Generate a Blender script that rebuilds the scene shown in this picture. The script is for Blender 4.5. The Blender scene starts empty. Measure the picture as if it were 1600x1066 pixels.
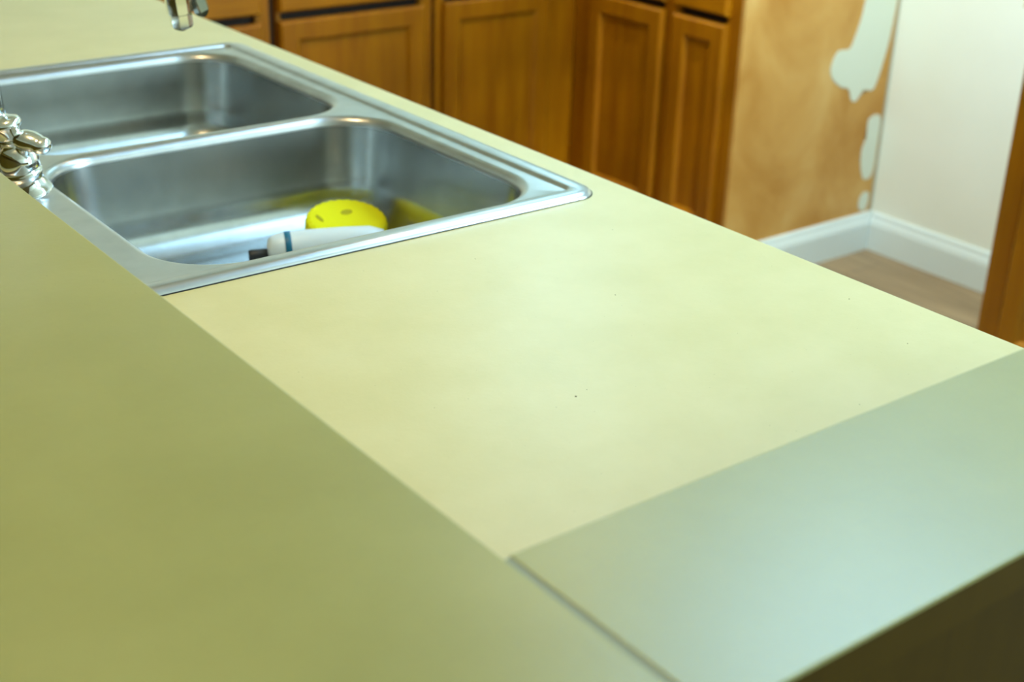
import bpy, bmesh, math, random
from mathutils import Vector, Matrix
random.seed(4)
S = bpy.context.scene
COL = S.collection
K = 0.91                       # height of the sink counter above the floor

# ------------------------------------------------------------------ camera
cam = bpy.data.cameras.new('camera'); co = bpy.data.objects.new('camera', cam); COL.objects.link(co)
rr = Vector((0.79662316, -0.60391807, 0.02597133)); uu = Vector((0.23333742, 0.3468601, 0.90842816))
ff = Vector((0.55762459, 0.71761483, -0.41723347))
M = Matrix.Identity(4)
for i in range(3):
    M[i][0] = rr[i]; M[i][1] = uu[i]; M[i][2] = -ff[i]
M[0][3] = 0; M[1][3] = 0; M[2][3] = K + 0.46262766
co.matrix_world = M
cam.lens = 48.154; cam.sensor_width = 36; cam.sensor_fit = 'HORIZONTAL'
cam.clip_start = 0.02
cam.dof.use_dof = True; cam.dof.focus_distance = 1.15; cam.dof.aperture_fstop = 6.3
S.camera = co

# ------------------------------------------------------------------ world, light, exposure
w = bpy.data.worlds.new('world'); S.world = w; w.use_nodes = True
w.node_tree.nodes['Background'].inputs[0].default_value = (0.62, 0.85, 1.0, 1)
w.node_tree.nodes['Background'].inputs[1].default_value = 1.5
S.view_settings.view_transform = 'Standard'; S.view_settings.look = 'None'
S.view_settings.gamma = 1; S.view_settings.use_curve_mapping = False
S.view_settings.exposure = 0.0
def area(name, loc, rot, sx, sy, power, colr):
    l = bpy.data.lights.new(name, 'AREA'); l.shape = 'RECTANGLE'; l.size = sx; l.size_y = sy
    l.energy = power; l.color = colr
    o = bpy.data.objects.new(name, l); COL.objects.link(o); o.location = loc; o.rotation_euler = rot
    return o
# daylight coming in through the window of the right wall (the opening is built below)
WIN = (-2.0, -0.5, 0.9, 2.2)     # y0, y1, z0, z1 in the wall at x = 3.076
area('window_daylight', (3.20, (WIN[0]+WIN[1])/2, (WIN[2]+WIN[3])/2), (math.radians(90), 0, math.radians(90)), WIN[1]-WIN[0], WIN[3]-WIN[2], 130, (0.60, 0.88, 1.0))
PANEL_L = 10.0                   # radiance of the kitchen's ceiling panel
CAN_P = 19

# ------------------------------------------------------------------ materials
def srgb(r, g, b):
    f = lambda c: (c/255/12.92) if c/255 <= 0.04045 else ((c/255+0.055)/1.055)**2.4
    return (f(r), f(g), f(b), 1)
def mat(name, base, rough=0.5, metal=0.0, spec=0.5, **k):
    m = bpy.data.materials.new(name); m.use_nodes = True
    b = m.node_tree.nodes['Principled BSDF']
    b.inputs['Base Color'].default_value = base; b.inputs['Roughness'].default_value = rough
    b.inputs['Metallic'].default_value = metal; b.inputs['Specular IOR Level'].default_value = spec
    for n, v in k.items(): b.inputs[n.replace('_', ' ')].default_value = v
    return m
def nodes(m): return m.node_tree.nodes, m.node_tree.links, m.node_tree.nodes['Principled BSDF']
def noise(m, scale, detail=3, rough=0.5, stretch=(1, 1, 1), dist=0.0):
    N, L, B = nodes(m)
    tc = N.new('ShaderNodeTexCoord'); mp = N.new('ShaderNodeMapping'); t = N.new('ShaderNodeTexNoise')
    mp.inputs['Scale'].default_value = stretch
    t.inputs['Scale'].default_value = scale; t.inputs['Detail'].default_value = detail
    t.inputs['Roughness'].default_value = rough; t.inputs['Distortion'].default_value = dist
    L.new(tc.outputs['Object'], mp.inputs[0]); L.new(mp.outputs[0], t.inputs['Vector'])
    return t
def ramp(m, src, stops):
    N, L, B = nodes(m); r = N.new('ShaderNodeValToRGB')
    while len(r.color_ramp.elements) < len(stops): r.color_ramp.elements.new(0.5)
    for e, (p, c) in zip(r.color_ramp.elements, stops): e.position = p; e.color = c
    L.new(src, r.inputs[0]); return r
def mix(m, fac, a, b, mode='MIX'):
    N, L, B = nodes(m); x = N.new('ShaderNodeMix'); x.data_type = 'RGBA'; x.blend_type = mode
    for s, i in ((fac, 0), (a, 6), (b, 7)):
        if hasattr(s, 'links'): L.new(s, x.inputs[i])
        else: x.inputs[i].default_value = s
    return x.outputs[2]
def bump(m, src, strength, dist=0.001):
    N, L, B = nodes(m); b = N.new('ShaderNodeBump'); b.inputs['Strength'].default_value = strength
    b.inputs['Distance'].default_value = dist; L.new(src, b.inputs['Height']); L.new(b.outputs[0], B.inputs['Normal'])

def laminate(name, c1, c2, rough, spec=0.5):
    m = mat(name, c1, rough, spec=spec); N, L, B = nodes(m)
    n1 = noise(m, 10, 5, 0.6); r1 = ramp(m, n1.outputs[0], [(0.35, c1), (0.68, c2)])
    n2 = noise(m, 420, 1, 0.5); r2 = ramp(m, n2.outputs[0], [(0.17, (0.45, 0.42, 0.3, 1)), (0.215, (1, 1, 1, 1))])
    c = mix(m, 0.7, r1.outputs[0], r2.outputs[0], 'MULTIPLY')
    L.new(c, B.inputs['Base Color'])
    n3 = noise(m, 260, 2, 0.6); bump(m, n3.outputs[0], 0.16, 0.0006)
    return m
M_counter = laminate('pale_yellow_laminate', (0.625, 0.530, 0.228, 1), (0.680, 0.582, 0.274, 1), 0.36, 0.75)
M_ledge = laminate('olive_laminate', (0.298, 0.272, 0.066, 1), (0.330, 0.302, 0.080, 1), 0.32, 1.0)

def steel(name, rough, base=(0.55, 0.54, 0.53, 1)):
    m = mat(name, base, rough, 1.0); N, L, B = nodes(m)
    n = noise(m, 30, 3, 0.6); r = ramp(m, n.outputs[0], [(0.3, tuple(c*0.86 for c in base[:3])+(1,)), (0.7, base)])
    L.new(r.outputs[0], B.inputs['Base Color'])
    n2 = noise(m, 700, 2, 0.5); bump(m, n2.outputs[0], 0.06, 0.0003)
    return m
M_steel = steel('brushed_steel', 0.30)
M_bowl = steel('satin_steel_bowl', 0.25, (0.46, 0.47, 0.455, 1))
M_chrome = mat('chrome', (0.86, 0.86, 0.84, 1), 0.06, 1.0)
M_dark = mat('dark_rubber', (0.012, 0.014, 0.016, 1), 0.5)

def wood(name, dark, light, rough=0.33, axis='z'):
    m = mat(name, dark, rough, spec=0.35); N, L, B = nodes(m)
    st = {'z': (9, 9, 0.9), 'x': (0.9, 9, 9)}[axis]
    n = noise(m, 3.2, 5, 0.62, st, 0.4); r = ramp(m, n.outputs[0], [(0.3, dark), (0.7, light)])
    n2 = noise(m, 4.5, 2, 0.5, (1, 1, 0.7)); r2 = ramp(m, n2.outputs[0], [(0.3, (0.72, 0.68, 0.6, 1)), (0.7, (1.08, 1.05, 1, 1))])
    L.new(mix(m, 1.0, r.outputs[0], r2.outputs[0], 'MULTIPLY'), B.inputs['Base Color'])
    return m
M_wood = wood('honey_maple', (0.27, 0.088, 0.001, 1), (0.38, 0.150, 0.002, 1))
M_woodx = wood('honey_maple_rail', (0.30, 0.105, 0.001, 1), (0.42, 0.170, 0.002, 1), axis='x')
M_inside_shade = mat('cabinet_inside_painted_shade', (0.018, 0.006, 0.001, 1), 0.7)  # near-black carcass colour, also used to paint shade around doors and drawers
M_panelling = wood('dark_panelling', (0.062, 0.034, 0.0, 1), (0.075, 0.042, 0.0, 1), 0.7)
nodes(M_panelling)[2].inputs['Specular IOR Level'].default_value = 0.1

def ply():
    m = mat('bare_plywood', (0.5, 0.3, 0.1, 1), 0.5); N, L, B = nodes(m)
    n = noise(m, 4.2, 4, 0.55, (1, 1, 0.8), 0.5)
    r = ramp(m, n.outputs[0], [(0.30, (0.42, 0.185, 0.022, 1)), (0.52, (0.56, 0.30, 0.070, 1)), (0.75, (0.68, 0.44, 0.155, 1))])
    L.new(r.outputs[0], B.inputs['Base Color']); return m
M_ply = ply()
def paint(name, a, b, rough=0.55):
    m = mat(name, a, rough); N, L, B = nodes(m)
    n = noise(m, 2.5, 3, 0.5); r = ramp(m, n.outputs[0], [(0.3, a), (0.7, b)]); L.new(r.outputs[0], B.inputs['Base Color'])
    n2 = noise(m, 180, 2, 0.5); bump(m, n2.outputs[0], 0.1, 0.0008); return m
M_white = paint('greenish_white_wall_paint', (0.78, 0.80, 0.70, 1), (0.84, 0.86, 0.77, 1))
M_patch = paint('paint_smear', (0.62, 0.66, 0.53, 1), (0.66, 0.70, 0.58, 1))
M_base = paint('gloss_white_trim', (0.66, 0.74, 0.72, 1), (0.70, 0.77, 0.75, 1), 0.35)
M_ceil = paint('ceiling_white', (0.66, 0.64, 0.52, 1), (0.7, 0.68, 0.56, 1), 0.8)
M_grey = mat('grey_caulk', (0.42, 0.44, 0.35, 1), 0.7)
def floor_mat():
    m = mat('plank_vinyl', (0.3, 0.2, 0.1, 1), 0.45); N, L, B = nodes(m)
    tc = N.new('ShaderNodeTexCoord'); mp = N.new('ShaderNodeMapping'); mp.inputs['Rotation'].default_value = (0, 0, math.radians(90))
    br = N.new('ShaderNodeTexBrick'); L.new(tc.outputs['Object'], mp.inputs[0]); L.new(mp.outputs[0], br.inputs[0])
    br.inputs['Scale'].default_value = 1; br.inputs['Brick Width'].default_value = 1.1; br.inputs['Row Height'].default_value = 0.15
    br.inputs['Mortar Size'].default_value = 0.0015; br.inputs['Mortar'].default_value = (0.10, 0.07, 0.04, 1)
    br.inputs['Color1'].default_value = (0.34, 0.245, 0.135, 1); br.inputs['Color2'].default_value = (0.27, 0.19, 0.105, 1)
    n = noise(m, 5, 5, 0.6, (7, 0.7, 1), 0.3); r = ramp(m, n.outputs[0], [(0.32, (0.66, 0.62, 0.56, 1)), (0.68, (1.1, 1.08, 1.05, 1))])
    L.new(mix(m, 1.0, br.outputs[0], r.outputs[0], 'MULTIPLY'), B.inputs['Base Color']); return m
M_floor = floor_mat()
M_yellow = mat('yellow_scrub_foam', (0.82, 0.80, 0.0, 1), 0.75, spec=0.3)
M_hole = mat('olive_hollow', (0.45, 0.42, 0.0, 1), 0.8)
M_plastic = mat('white_plastic', (0.72, 0.80, 0.80, 1), 0.35)
M_teal = mat('teal_print', (0.0, 0.13, 0.22, 1), 0.4)
def emis(name, colr, s):
    m = mat(name, (0.8, 0.8, 0.8, 1)); b = nodes(m)[2]
    b.inputs['Emission Color'].default_value = colr; b.inputs['Emission Strength'].default_value = s; return m
M_lamp = emis('lit_diffuser', (0.38, 0.70, 1.0, 1), PANEL_L)
M_cool = emis('lit_cool_bulb', (0.62, 0.92, 1.0, 1), 20)
M_bulb = emis('lit_bulb', (1.0, 0.72, 0.38, 1), 60)

# ------------------------------------------------------------------ helpers
def tag(o, label=None, cat=None, group=None, kind=None):
    if label: o['label'] = label
    if cat: o['category'] = cat
    if group: o['group'] = group
    if kind: o['kind'] = kind
    return o
def empty(name, loc=(0, 0, 0), rz=0):
    o = bpy.data.objects.new(name, None); COL.objects.link(o); o.location = loc; o.rotation_euler = (0, 0, rz)
    o.empty_display_size = 0.05; return o
def obj(name, bm, m, parent=None, smooth=False, loc=None):
    bmesh.ops.recalc_face_normals(bm, faces=bm.faces)
    me = bpy.data.meshes.new(name); bm.to_mesh(me); bm.free()
    if smooth:
        for p in me.polygons: p.use_smooth = True
    for x in (m if isinstance(m, (list, tuple)) else [m]): me.materials.append(x)
    o = bpy.data.objects.new(name, me); COL.objects.link(o)
    if parent: o.parent = parent
    if loc: o.location = loc
    return o
def box(bm, a, b, bev=0.0, seg=2, mi=0):
    t = bmesh.new()
    bmesh.ops.create_cube(t, size=1)
    for v in t.verts: v.co = Vector([(a[i]+b[i])/2 + v.co[i]*(b[i]-a[i]) for i in range(3)])
    if bev: bmesh.ops.bevel(t, geom=t.edges[:], offset=bev, segments=seg, profile=0.6, affect='EDGES')
    for f in t.faces: f.material_index = mi
    me = bpy.data.meshes.new('tmp'); t.to_mesh(me); t.free(); bm.from_mesh(me); bpy.data.meshes.remove(me)
def boxes(*bs, bev=0.0):
    bm = bmesh.new()
    for a, b in bs: box(bm, a, b, bev)
    return bm
def lathe(bm, prof, n=40, mtx=None, cap=True):
    rings = []
    for r, z in prof:
        rings.append([bm.verts.new(Vector((r*math.cos(2*math.pi*i/n), r*math.sin(2*math.pi*i/n), z))) for i in range(n)])
    for a, b in zip(rings, rings[1:]):
        for i in range(n): bm.faces.new((a[i], a[(i+1) % n], b[(i+1) % n], b[i]))
    if cap: bm.faces.new(rings[0][::-1]); bm.faces.new(rings[-1])
    if mtx is not None: bmesh.ops.transform(bm, matrix=mtx, verts=[v for R in rings for v in R])
def tube(bm, pts, rad, n=24):
    pts = [Vector(p) for p in pts]; rings = []; up = Vector((0, 1, 0))
    for i, p in enumerate(pts):
        d = (pts[min(i+1, len(pts)-1)] - pts[max(i-1, 0)]).normalized()
        a = d.cross(up); a = a.normalized() if a.length > 1e-4 else Vector((1, 0, 0)); b = d.cross(a)
        r = rad[i] if isinstance(rad, (list, tuple)) else rad
        rings.append([bm.verts.new(p + (a*math.cos(2*math.pi*k/n) + b*math.sin(2*math.pi*k/n))*r) for k in range(n)])
    for a, b in zip(rings, rings[1:]):
        for i in range(n): bm.faces.new((a[i], a[(i+1) % n], b[(i+1) % n], b[i]))
    bm.faces.new(rings[0][::-1]); bm.faces.new(rings[-1])
def rrect(x0, x1, y0, y1, r, n=10):
    out = []
    for cx, cy, a0 in ((x1-r, y1-r, 0), (x0+r, y1-r, 90), (x0+r, y0+r, 180), (x1-r, y0+r, 270)):
        for i in range(n+1):
            a = math.radians(a0 + 90*i/n); out.append((cx + r*math.cos(a), cy + r*math.sin(a)))
    return out
def ring(bm, pts, z): return [bm.verts.new((x, y, z)) for x, y in pts]
def bridge(bm, a, b):
    n = len(a); fs = []
    for i in range(n): fs.append(bm.faces.new((a[i], a[(i+1) % n], b[(i+1) % n], b[i])))
    return fs

# ------------------------------------------------------------------ the room
def struct(name, bm, m, label=None, parent=None, cat=None):
    o = obj(name, bm, m, parent); o['kind'] = 'structure'
    if label: o['label'] = label
    if cat: o['category'] = cat
    return o
XR, YB, YF, XL, ZC = 3.076, 3.56, -2.6, -2.4, 2.44
struct('floor', boxes(((XL, YF, -0.05), (XR, YB, 0))), M_floor, 'brown wood-look plank floor seen in the empty alcove', None, 'floor')
struct('ceiling', boxes(((XL, YF, ZC), (XR, YB, ZC+0.05))), M_ceil, 'plain ceiling above the kitchen', None, 'ceiling')
y0, y1, z0, z1 = WIN
struct('wall_right', boxes(((XR, YF, 0), (XR+0.1, y0, ZC)), ((XR, y1, 0), (XR+0.1, YB, ZC)), ((XR, y0, 0), (XR+0.1, y1, z0)), ((XR, y0, z1), (XR+0.1, y1, ZC))), M_white, 'greenish white painted wall at the back of the alcove', None, 'wall')
struct('wall_back', boxes(((XL, YB, 0), (XR, YB+0.1, ZC))), M_white, 'white wall behind the far base cabinets', None, 'wall')
struct('wall_left', boxes(((XL-0.1, YF, 0), (XL, YB, ZC))), M_white, 'white wall of the adjoining room', None, 'wall')
struct('wall_front', boxes(((XL, YF-0.1, 0), (XR, YF, ZC))), M_white, 'white wall behind the viewer', None, 'wall')
struct('window_1', boxes(((XR+0.02, y0, z0), (XR+0.07, y0+0.05, z1)), ((XR+0.02, y1-0.05, z0), (XR+0.07, y1, z1)), ((XR+0.02, y0+0.05, z0), (XR+0.07, y1-0.05, z0+0.05)), ((XR+0.02, y0+0.05, z1-0.05), (XR+0.07, y1-0.05, z1)), ((XR+0.03, (y0+y1)/2-0.02, z0+0.05), (XR+0.06, (y0+y1)/2+0.02, z1-0.05))), M_base, 'white framed window to the right of the viewer', None, 'window')

# baseboards: profile swept along a straight run
def baseboard(name, p, q, nrm, label):
    p, q, nrm = Vector(p), Vector(q), Vector(nrm)
    prof = [(0, 0), (0.014, 0), (0.014, 0.075), (0.011, 0.088), (0.0075, 0.096), (0.007, 0.104), (0.004, 0.110), (0, 0.110)]
    bm = bmesh.new()
    A = [bm.verts.new(p + nrm*a + Vector((0, 0, z))) for a, z in prof]; B = [bm.verts.new(q + nrm*a + Vector((0, 0, z))) for a, z in prof]
    for i in range(len(prof)): bm.faces.new((A[i], A[(i+1) % len(prof)], B[(i+1) % len(prof)], B[i]))
    bm.faces.new(A); bm.faces.new(B[::-1])
    return struct(name, bm, M_base, label, None, 'baseboard')
YA = 2.3126                       # face of the bare plywood side
baseboard('baseboard_back', (2.52, YA-0.0005, 0), (XR, YA-0.0005, 0), (0, -1, 0), 'white baseboard under the bare tan plywood')
baseboard('baseboard_right', (XR-0.0005, 1.545, 0), (XR-0.0005, YA-0.015, 0), (-1, 0, 0), 'white baseboard along the white alcove wall')
struct('trim_1', boxes(((XR-0.006, YA-0.004, 0.11), (XR-0.0005, YA+0.0, 0.87))), M_grey, 'grey joint between tan plywood and white wall', None, 'trim')

# low walls carrying the raised bar
struct('wall_peninsula_left', boxes(((0.16, 0.33, 0), (0.318, YB, K+0.0745))), M_panelling, 'low wall under the long bar ledge', None, 'wall')
pn = bmesh.new(); box(pn, (0.318, 0.325, 0), (1.06, 0.415, K+0.0745))
box(pn, (0.32, 0.322, 0.0), (1.058, 0.3255, K+0.0744))
struct('wall_peninsula_near', pn, M_panelling, 'dark brown panelled low wall under the pale bar ledge', None, 'wall')

# ------------------------------------------------------------------ counter and ledges
SX0, SX1, SY0, SY1 = 0.3616, 0.9216, 1.037, 1.875      # sink outline
CX0, CX1, CY0, CY1 = 0.3185, 0.96, 0.4155, YB-0.001
def slab_with_hole(name, m, parent=None):
    bm = bmesh.new(); hx0, hx1, hy0, hy1 = SX0+0.014, SX1-0.014, SY0+0.014, SY1-0.014
    xs = [CX0, hx0, hx1, CX1]; ys = [CY0, hy0, hy1, CY1]; T, Bt = K, K-0.038
    for z, fl in ((T, 0), (Bt, 1)):
        g = [[bm.verts.new((x, y, z)) for y in ys] for x in xs]
        for i in range(3):
            for j in range(3):
                if i == 1 and j == 1: continue
                bm.faces.new((g[i][j], g[i+1][j], g[i+1][j+1], g[i][j+1]))
        if fl == 0: top = g
        else: bot = g
    def side(pts):
        for (a, b) in zip(pts, pts[1:]+pts[:1]): bm.faces.new((top[a[0]][a[1]], top[b[0]][b[1]], bot[b[0]][b[1]], bot[a[0]][a[1]]))
    side([(0, 0), (1, 0), (2, 0), (3, 0), (3, 1), (3, 2), (3, 3), (2, 3), (1, 3), (0, 3), (0, 2), (0, 1)])
    side([(1, 1), (1, 2), (2, 2), (2, 1)])
    ed = [e for e in bm.edges if all(abs(v.co.x-CX1) < 1e-6 and abs(v.co.z-T) < 1e-6 for v in e.verts)]
    bmesh.ops.bevel(bm, geom=ed, offset=0.002, segments=2, affect='EDGES')
    return obj(name, bm, m, parent)
ct = slab_with_hole('countertop', M_counter)
tag(ct, 'pale yellow laminate countertop holding the double steel sink', 'countertop')
bm = bmesh.new(); random.seed(7)
for x, y, q in ((0.752, 0.822, 1.0), (0.919, 0.700, 0.9), (0.885, 0.610, 0.9), (0.598, 0.690, 1.1), (0.612, 0.694, 0.6), (0.765, 0.560, 0.7), (0.700, 0.960, 0.7), (0.86, 0.95, 0.7), (0.93, 0.52, 1.2)):
    n = 7; v = [bm.verts.new((x+0.0008*q*random.uniform(0.6, 1.3)*math.cos(6.283*i/n), y+0.0008*q*random.uniform(0.6, 1.3)*math.sin(6.283*i/n), K+0.00015)) for i in range(n)]
    t2 = bm.verts.new((x, y, K+0.0005*q))
    for i in range(n): bm.faces.new((v[i], v[(i+1) % n], t2))
o = obj('crumbs', bm, mat('brown_crumb', (0.12, 0.08, 0.03, 1), 0.8), ct); o['kind'] = 'stuff'
LZ0, LZ1 = K+0.075, K+0.1
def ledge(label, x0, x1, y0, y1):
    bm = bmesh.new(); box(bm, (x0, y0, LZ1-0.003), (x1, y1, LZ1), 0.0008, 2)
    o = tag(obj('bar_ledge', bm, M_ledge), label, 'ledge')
    bm = bmesh.new(); box(bm, (x0, y0+0.001, LZ0), (x1, y1-0.001, LZ1-0.003))
    c = obj('core_board', bm, M_panelling, o); c['label'] = 'dark brown board under the laminate'
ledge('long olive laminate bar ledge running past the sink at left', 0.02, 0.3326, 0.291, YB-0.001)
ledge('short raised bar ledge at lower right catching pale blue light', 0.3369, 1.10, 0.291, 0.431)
M_seam = mat('seam_filler', (0.27, 0.28, 0.19, 1), 0.7)
tag(obj('seam_strip', boxes(((0.3326, 0.2925, LZ0+0.001), (0.3369, 0.4295, LZ1-0.0005))), M_seam), 'dark grey seam between the two raised bar ledges', 'seam')

# ------------------------------------------------------------------ sink
sink = empty('sink', (0, 0, K)); tag(sink, 'double bowl stainless steel drop-in sink in the yellow countertop', 'sink')
WX0, WX1 = 0.457, 0.873
BOWLS = ((1.072, 1.4435), (1.4685, 1.840)); LR = 0.0112; CR = 0.070; DEEP = 0.130
bm = bmesh.new()
NS = 12
prof = [(0.0, -0.0005), (0.0, 0.0006), (0.0008, 0.0022), (0.0025, 0.0042), (0.0055, 0.0058), (0.009, 0.0066), (0.013, 0.0068), (0.0235, 0.0066), (0.0250, 0.0060), (0.0262, 0.0046), (0.0275, 0.0036), (0.029, 0.0033)]
prev = None
for ins, z in prof:
    r = ring(bm, rrect(SX0+ins, SX1-ins, SY0+ins*0.8, SY1-ins*0.8, max(0.028-ins*0.75, 0.006), NS), z)
    if prev: bridge(bm, prev, r)
    prev = r
outer = prev; DZ = 0.0033
loops = [outer]; lips = []
for (y0, y1) in BOWLS:
    prev = None
    for k in range(9):
        a = math.radians(90*k/8); off = LR*(1-math.sin(a)); dz = DZ - LR*(1-math.cos(a))
        r = ring(bm, rrect(WX0-off, WX1+off, y0-off, y1+off, CR+off, NS), dz)
        if prev: bridge(bm, prev, r)
        else: loops.append(r)
        prev = r
bm.edges.ensure_lookup_table()
es = []
for l in loops:
    for a, b in zip(l, l[1:]+l[:1]):
        e = bm.edges.get((a, b)); es.append(e)
bmesh.ops.triangle_fill(bm, use_beauty=True, use_dissolve=False, edges=es)
obj('rim', bm, M_steel, sink, True)
bm = bmesh.new()
for z in (0.0001, 0.0009):
    q = ring(bm, rrect(SX0-0.0009, SX1+0.0009, SY0-0.0009, SY1+0.0009, 0.029, NS), z); p2 = ring(bm, rrect(SX0+0.0006, SX1-0.0006, SY0+0.0006, SY1-0.0006, 0.0275, NS), z)
    bridge(bm, q, p2)
    if z > 0.0005: bridge(bm, q, q0)
    q0 = q
g = obj('gasket', bm, M_dark, sink); g['label'] = 'dark sealing line'
for (y0, y1) in BOWLS:
    bm = bmesh.new(); prev = None; zt = DZ-LR; dr = 0.010; FR = 0.040; zb = DZ-DEEP
    steps = [(0, zt), (0.003, zt-0.03), (0.006, zt-0.06), (dr-0.002, zb+FR+0.012), (dr, zb+FR)]
    for k in range(1, 9):
        a = math.radians(90*k/8); steps.append((dr+FR*(1-math.cos(a)), zb+FR*(1-math.sin(a))))
    for ins, z in steps:
        r = ring(bm, rrect(WX0+ins, WX1-ins, y0+ins, y1-ins, max(CR-ins*0.75, 0.03), NS), z)
        if prev: bridge(bm, prev, r)
        prev = r
    cx, cy = (WX0+WX1)/2, (y0+y1)/2
    for t, z in ((0.6, zb-0.001), (0.35, zb-0.002)):
        pts = []
        n = len(prev) if t == 0.6 else len(last)
        base = [(v.co.x, v.co.y) for v in (prev if t == 0.6 else last)]
        tt = 0.6 if t == 0.6 else 0.58
        q = ring(bm, [(cx+(x-cx)*tt, cy+(y-cy)*tt) for x, y in base], z)
        bridge(bm, prev if t == 0.6 else last, q); last = q
    n = len(last)
    q = ring(bm, [(cx+0.045*math.cos(math.atan2(v.co.y-cy, v.co.x-cx)), cy+0.045*math.sin(math.atan2(v.co.y-cy, v.co.x-cx))) for v in last], zb-0.0025)
    bridge(bm, last, q)
    b = obj('bowl', bm, M_bowl, sink, True)
    d = bmesh.new(); lathe(d, [(0.046, zb-0.0028), (0.0455, zb-0.001), (0.043, zb-0.0008), (0.037, zb-0.005), (0.033, zb-0.018), (0.0, zb-0.019)], 40, Matrix.Translation((cx, cy, 0)), False)
    obj('drain', d, M_chrome, b, True)

# ------------------------------------------------------------------ faucet
fc = empty('faucet', (0.43, 1.456, K+DZ)); tag(fc, 'chrome kitchen faucet with cross handles standing on the sink deck', 'faucet')
def valve(sy, tilt):
    root_m = Matrix.Translation((-0.006, sy*0.1, 0)) @ Matrix.Rotation(math.radians(tilt), 4, 'Y') @ Matrix.Diagonal((1.06, 1.06, 0.86, 1))
    bm = bmesh.new()
    lathe(bm, [(0.0225, 0.0), (0.0228, 0.0012), (0.022, 0.0035), (0.0200, 0.0075), (0.0185, 0.012), (0.0172, 0.018), (0.0172, 0.0225), (0.0185, 0.0238), (0.0192, 0.026), (0.0185, 0.028), (0.0172, 0.0292), (0.0186, 0.034), (0.0188, 0.041), (0.0178, 0.048), (0.0155, 0.0545), (0.0125, 0.059), (0.0105, 0.0605), (0.0098, 0.0625), (0.0105, 0.0665), (0.0118, 0.069), (0.009, 0.0705)], 48, root_m)
    v = obj('valve', bm, M_chrome, fc, True)
    bm = bmesh.new()
    lathe(bm, [(0.0085, 0.069), (0.0115, 0.071), (0.0125, 0.075), (0.0120, 0.083), (0.0145, 0.086), (0.0152, 0.089), (0.0135, 0.0935), (0.008, 0.0965), (0.001, 0.0972)], 36, root_m)
    for a in (-56, 124):
        r2 = root_m @ Matrix.Translation((0, 0, 0.0765)) @ Matrix.Rotation(math.radians(a), 4, 'Z') @ Matrix.Rotation(math.radians(90+26), 4, 'Y')
        lathe(bm, [(0.0060, 0.004), (0.0075, 0.009), (0.0102, 0.013), (0.0116, 0.018), (0.0118, 0.024), (0.0108, 0.031), (0.0098, 0.0335), (0.0103, 0.035), (0.0100, 0.038), (0.0082, 0.042), (0.0045, 0.0445), (0.0005, 0.045)], 28, r2)
    obj('cross_handle', bm, M_chrome, v, True)
valve(-1, -12); valve(1, -12)
bm = bmesh.new()
lathe(bm, [(0.028, 0), (0.028, 0.003), (0.022, 0.010), (0.0165, 0.018), (0.0150, 0.03), (0.0150, 0.045), (0.0165, 0.048), (0.0165, 0.052), (0.013, 0.056)], 40)
pts = []
hx = 0.085
for i in range(11): pts.append((-0.014*i/10, 0, 0.05 + 0.19*i/10))
for i in range(1, 17):
    a = math.radians(180 - 172*i/16); pts.append((-0.014+0.103 + 0.103*math.cos(a), 0.002*i/16, 0.24 + 0.105*math.sin(a)))
ex, ez = pts[-1][0], pts[-1][2]
for i in range(1, 5): pts.append((ex + 0.009*i/4, 0, ez - 0.085*i/4))
tube(bm, pts, 0.0105, 24)
obj('spout', bm, M_chrome, fc, True)
tip = Matrix.Translation((0.218, -0.001, 0.1245)) @ Matrix.Rotation(math.radians(-6), 4, 'Y')
bm = bmesh.new()
lathe(bm, [(0.0020, -0.0015), (0.0105, 0.0022), (0.0125, 0.0045), (0.0130, 0.0175), (0.0122, 0.0178), (0.0122, 0.0192), (0.0146, 0.0195), (0.0150, 0.030), (0.0150, 0.048), (0.0105, 0.052)], 8, tip @ Matrix.Rotation(math.radians(12), 4, 'Z'))
obj('aerator', bm, M_chrome, fc)
bm = bmesh.new()
side = Matrix.Translation((0.243, -0.004, 0.139)) @ Matrix.Rotation(math.radians(-20), 4, 'Y') 
lathe(bm, [(0.003, -0.002), (0.0075, 0.002), (0.0095, 0.006), (0.0098, 0.030), (0.007, 0.034)], 6, side)
box(bm, (0.214, -0.005, 0.150), (0.232, 0.003, 0.160), 0.001)
obj('diverter_knob', bm, mat('smoked_chrome', (0.32, 0.33, 0.28, 1), 0.15, 1.0), fc)

# ------------------------------------------------------------------ things in the near bowl
FZ = K + DZ - DEEP
sp = empty('scrub_sponge', (0.797, 1.360, FZ+0.0075)); tag(sp, 'round yellow scalloped scrub sponge lying in the near sink bowl', 'sponge')
sp.rotation_euler = (math.radians(11), math.radians(-3), 0)
bm = bmesh.new(); N = 216; rings = []
for r, z in ((0.0, 0.0), (0.0425, 0.0), (0.0465, 0.003), (0.048, 0.008), (0.048, 0.018), (0.0465, 0.0215), (0.0425, 0.0235), (0.03, 0.0245), (0.0, 0.0248)):
    if r == 0: rings.append([bm.verts.new((0, 0, z))]); continue
    k = 1.0 if r > 0.04 else 0.2
    rings.append([bm.verts.new(((r+0.0016*k*abs(math.sin(14*2*math.pi*i/N)))*math.cos(2*math.pi*i/N), (r+0.0016*k*abs(math.sin(14*2*math.pi*i/N)))*math.sin(2*math.pi*i/N), z)) for i in range(N)])
for a, b in zip(rings, rings[1:]):
    for i in range(N):
        va = a[i % len(a)]; vb = a[(i+1) % len(a)]; vc = b[(i+1) % len(b)]; vd = b[i % len(b)]
        bm.faces.new([v for j, v in enumerate((va, vb, vc, vd)) if v not in (va, vb, vc, vd)[:j]])
obj('body', bm, M_yellow, sp, False)
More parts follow.
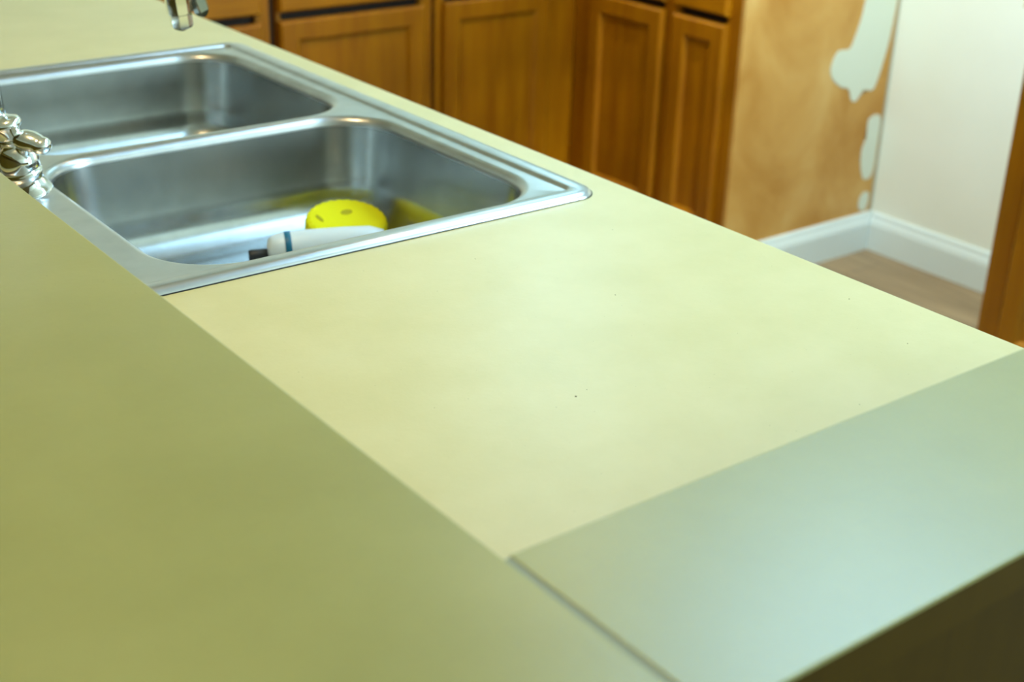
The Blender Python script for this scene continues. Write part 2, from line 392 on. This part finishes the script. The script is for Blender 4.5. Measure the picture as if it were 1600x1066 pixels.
for (px, py, rx, ry) in ((0.006, 0.010, 0.0075, 0.0055), (-0.030, 0.012, 0.0022, 0.0085)):
    bm = bmesh.new()
    lathe(bm, [(1.0, 0.024), (1.0, 0.0252), (0.0001, 0.0250)], 24, Matrix.Translation((px, py, 0)) @ Matrix.Diagonal((rx, ry, 1, 1)), False)
    h = obj('hollow', bm, M_hole, sp); h['label'] = 'dark olive hollow in the sponge face'

tb = empty('dish_soap_tube', (0, 0, 0)); tag(tb, 'white plastic tube with a teal band lying beside the yellow sponge', 'tube')
TA, TB = Vector((0.679, 1.336, FZ+0.0200)), Vector((0.806, 1.280, FZ+0.025))
ax = (TB-TA).normalized(); Q = Matrix.Translation(TA) @ ax.to_track_quat('Z', 'Y').to_matrix().to_4x4(); LN = (TB-TA).length
bm = bmesh.new()
lathe(bm, [(0.006, -0.0005), (0.0125, 0.001), (0.0160, 0.006), (0.0182, 0.013), (0.0192, 0.02), (0.0196, 0.05), (0.0190, 0.09), (0.0175, LN-0.02), (0.012, LN-0.004), (0.002, LN)], 40, Q)
obj('body', bm, M_plastic, tb, True)
bm = bmesh.new(); lathe(bm, [(0.0193, 0.0195), (0.0197, 0.020), (0.0198, 0.0265), (0.0194, 0.027)], 40, Q, False)
bd = obj('band', bm, M_teal, tb, True); bd['label'] = 'teal band'
bm = bmesh.new(); lathe(bm, [(0.005, -0.022), (0.007, -0.0215), (0.0078, -0.019), (0.0078, -0.001), (0.006, 0.001)], 24, Matrix.Translation((0, 0, -0.006)) @ Q)
cp = obj('cap', bm, M_dark, tb, True); cp['label'] = 'black cap'

# ------------------------------------------------------------------ base cabinets
def door_bm(x0, x1, z0, z1, rail=0.055, t=0.019, flat=False):
    """framed door, front at y = -t, back at y = 0"""
    bm = bmesh.new()
    def rect(i, y): return [bm.verts.new((x, y, z)) for x, z in ((x0+i, z0+i), (x1-i, z0+i), (x1-i, z1-i), (x0+i, z1-i))]
    seq = [(0.0, 0.0), (0.0, -t+0.007), (0.0015, -t+0.004), (0.006, -t), ]
    if not flat: seq += [(rail-0.010, -t), (rail-0.006, -t+0.003), (rail, -t+0.010), (rail+0.001, -t+0.0105)]
    rs = [rect(i, y) for i, y in seq]
    for a, b in zip(rs, rs[1:]):
        for i in range(4): bm.faces.new((a[i], a[(i+1) % 4], b[(i+1) % 4], b[i]))
    bm.faces.new(rs[-1]); bm.faces.new(rs[0][::-1])
    return bm
ZD0, ZD1, ZW0, ZW1 = 0.135, K-0.222, K-0.201, K-0.060
def cabinet(label, loc, rz, width, doors, shade_strip=0.0, reveal=0.0, cgroup='base cabinets'):
    """local frame: front of the face frame at y = 0 facing -y, run along +x"""
    root = empty('base_cabinet', loc, rz); tag(root, label, 'cabinet', cgroup)
    W, D, T = width, 0.588, 0.016
    H = K-0.0385
    bm = boxes(((0, 0.019, 0), (T, D, H)), ((W-T, 0.019, 0), (W, D, H)), ((T, 0.019, 0.10), (W-T, D, 0.116)), ((T, D-0.006, 0.116), (W-T, D, H)), ((T, 0.07, 0), (W-T, 0.085, 0.10)))
    for a, b in doors: box(bm, (a+0.010, 0.013, ZD1-0.008), (b-0.010, 0.018, ZW0+0.008))  # dark strip paints the drawer front's shadow above each door
    if reveal:
        for a, b in doors: box(bm, (a-reveal, 0.014, 0.10), (a+0.004, 0.0188, H))
    if shade_strip: box(bm, (0.0, 0.014, 0.10), (shade_strip, 0.0188, H))  # dark strip paints the shade along the door's left edge
    obj('carcass', bm, M_inside_shade, root)
    xs = sorted([(a, b) for a, b in doors])
    bm = bmesh.new(); cur = shade_strip; Yf = 0.019
    for a, b in xs:
        box(bm, (cur, 0, 0.10), (a+0.010 if not reveal else a-reveal, Yf, H)); cur = b-0.010
    box(bm, (cur, 0, 0.10), (W, Yf, H))
    for a, b in xs:
        for z0, z1 in ((0.10, ZD0+0.008), (ZW1-0.008, H)): box(bm, (a+0.010, 0.0002, z0), (b-0.010, Yf, z1))
    obj('face_frame', bm, M_wood, root)
    for a, b in xs:
        obj('door', door_bm(a, b, ZD0, ZD1), M_wood, root, loc=(0, -0.0005, 0))
        obj('drawer_front', door_bm(a, b, ZW0, ZW1, flat=True), M_woodx, root, loc=(0, -0.0005, 0))
    return root
YR = 2.933+0.018
cabinet('honey wood base cabinet at far left, only a strip seen above the sink', (1.082, YR, 0), 0, 0.452, [(0.025, 0.425)])
cabinet('honey wood base cabinet behind the far sink bowl, second from the left', (1.536, YR, 0), 0, 0.462, [(0.018, 0.434)], 0.016)
cabinet('honey wood base cabinet ending in the room corner, widest door in view', (2.000, YR, 0), 0, 0.483, [(0.030, 0.380)], 0.010)
XC = 2.467+0.018-0.001
cabinet('base cabinet with a narrow side-on door just right of the corner', (XC, YR-0.001, 0), math.radians(-90), 0.384, [(0.075, 0.366)])
cabD = cabinet('narrow honey wood base cabinet beside the bare tan plywood', (XC, 2.566, 0), math.radians(-90), 0.2535-0.012, [(0.019, 0.207)])
cabE = cabinet('honey wood base cabinet at the right edge of the white wall', (XC, 1.543, 0), math.radians(-90), 0.62, [(0.056, 0.30), (0.32, 0.568)], reveal=0.009)
cabinet('sink base cabinet under the yellow countertop', (0.93, 1.02, 0), math.radians(90), 0.88, [(0.03, 0.43), (0.45, 0.85)])
cabinet('base cabinet under the near end of the yellow countertop', (0.93, 0.42, 0), math.radians(90), 0.598, [(0.03, 0.568)])
cabinet('base cabinet under the yellow countertop past the sink', (0.93, 1.902, 0), math.radians(90), 1.02, [(0.03, 0.50), (0.52, 0.99)])
# bare plywood side with paint smears, a part of the narrow cabinet
inv = Matrix.Translation(Vector((XC, 2.566, 0))) @ Matrix.Rotation(math.radians(-90), 4, 'Z'); inv.invert()
def to_local(bm, m):
    bmesh.ops.transform(bm, matrix=m, verts=bm.verts); return bm
sd = obj('side_panel', to_local(boxes(((XC-0.0, YA, 0.0), (XR-0.001, YA+0.011, K-0.0385))), inv), M_ply, cabD); sd['label'] = 'bare tan plywood side'
def smear(pts, name='paint_smear'):
    bm = bmesh.new()
    P = [Vector((x, 0, z)) for x, z in pts]; n = len(P); Q = []
    for i in range(n):            # Catmull-Rom smoothing of the outline
        a, b, c, d = P[i-1], P[i], P[(i+1) % n], P[(i+2) % n]
        for k in range(4):
            t = k/4
            Q.append(0.5*((2*b)+(c-a)*t+(2*a-5*b+4*c-d)*t*t+(3*b-a-3*c+d)*t**3))
    A = [bm.verts.new((min(q.x, XR-0.002), YA-0.0002, q.z)) for q in Q]; B = [bm.verts.new((min(q.x, XR-0.002), YA-0.0016, q.z)) for q in Q]
    for i in range(len(Q)): bm.faces.new((A[i], A[(i+1) % len(Q)], B[(i+1) % len(Q)], B[i]))
    bm.faces.new(B)
    bmesh.ops.triangulate(bm, faces=[f for f in bm.faces if len(f.verts) > 4])
    o = obj(name, to_local(bm, inv), M_patch, sd); o['label'] = 'dried white paint smear'
smear([(2.96, 0.868), (2.945, 0.80), (2.93, 0.715), (2.922, 0.666), (2.902, 0.61), (2.888, 0.592), (2.845, 0.590), (2.825, 0.552), (2.835, 0.521), (2.874, 0.493), (2.907, 0.483), (2.922, 0.453), (2.94, 0.444), (2.957, 0.457), (2.972, 0.471), (3.01, 0.468), (3.027, 0.501), (3.039, 0.543), (3.052, 0.60), (3.062, 0.704), (3.066, 0.868)])
smear([(3.012, 0.386), (3.010, 0.334), (2.998, 0.298), (3.004, 0.25), (3.02, 0.215), (3.045, 0.21), (3.060, 0.23), (3.062, 0.3), (3.060, 0.386)])
smear([(3.018, 0.155), (3.020, 0.125), (3.05, 0.118), (3.058, 0.16), (3.038, 0.172)])
# countertops on the other runs
def top(label, a, b):
    bm = bmesh.new(); box(bm, a, b, 0.0015); tag(obj('countertop', bm, M_counter), label, 'countertop')
top('yellow countertop over the far base cabinets', (0.9615, 2.915, K-0.038), (XR-0.001, YB-0.001, K))
top('short yellow countertop over the cabinets beside the plywood', (2.448, YA-0.004, K-0.038), (XR-0.001, 2.9145, K))
top('yellow countertop right of the empty alcove', (2.448, 0.90, K-0.038), (XR-0.001, 1.548, K))

# ------------------------------------------------------------------ ceiling lamps, plus added spots
cl = empty('ceiling_light', (1.93, 0.88, ZC)); tag(cl, 'fluorescent ceiling panel over the kitchen aisle', 'ceiling light')
HX, HY = 0.46, 0.86
bm = boxes(((-HX, -HY, -0.05), (-HX+0.02, HY, -0.001)), ((HX-0.02, -HY, -0.05), (HX, HY, -0.001)), ((-HX+0.02, -HY, -0.05), (HX-0.02, -HY+0.02, -0.001)), ((-HX+0.02, HY-0.02, -0.05), (HX-0.02, HY, -0.001)))
obj('frame', bm, M_base, cl)
obj('diffuser', boxes(((-HX+0.021, -HY+0.021, -0.045), (HX-0.021, HY-0.021, -0.03))), M_lamp, cl)
def recessed(label, x, y, bulb, colr, power, aim=None, cone=75, soft=0.05, drop=0.09):
    rl = empty('recessed_light', (x, y, ZC)); tag(rl, label, 'ceiling light')
    bm = bmesh.new(); lathe(bm, [(0.055, -0.002), (0.075, -0.002), (0.078, -0.006), (0.06, -0.010), (0.055, -0.006)], 40, None, False); obj('trim_ring', bm, M_base, rl, True)
    bm = bmesh.new(); lathe(bm, [(0.05, -0.002), (0.045, -0.010), (0.025, -0.020), (0.002, -0.024)], 32); obj('bulb', bm, bulb, rl, True)
    l = bpy.data.lights.new('recessed_lamp_light', 'SPOT' if aim else 'POINT'); l.energy = power; l.color = colr; l.shadow_soft_size = soft
    lo = bpy.data.objects.new('recessed_lamp_light', l); COL.objects.link(lo); lo.location = (x, y, ZC-drop)
    if aim:
        l.spot_size = math.radians(cone); l.spot_blend = 0.5
        lo.rotation_euler = (Vector(aim)-lo.location).to_track_quat('-Z', 'Y').to_euler()
recessed('added unseen spotlight brightening the empty alcove', 2.20, 1.60, M_bulb, (0.94, 1.0, 0.88), 168, (2.95, 2.0, 0.45), 62)  # added to lift the alcove; cone kept clear of the counter
recessed('added unseen spotlight brightening the far base cabinets', 1.75, 2.05, M_bulb, (1.0, 0.84, 0.55), 60, (1.75, 2.95, 0.60), 72)  # added out of view to light the far cabinet fronts
recessed('warm recessed ceiling lamp above the long bar ledge', 0.20, 1.20, M_bulb, (1.0, 0.76, 0.42), CAN_P)
recessed('cool recessed ceiling lamp in the far right corner', 2.45, 2.95, M_cool, (0.38, 0.74, 1.0), 14, None, 75, 0.15, 0.19)
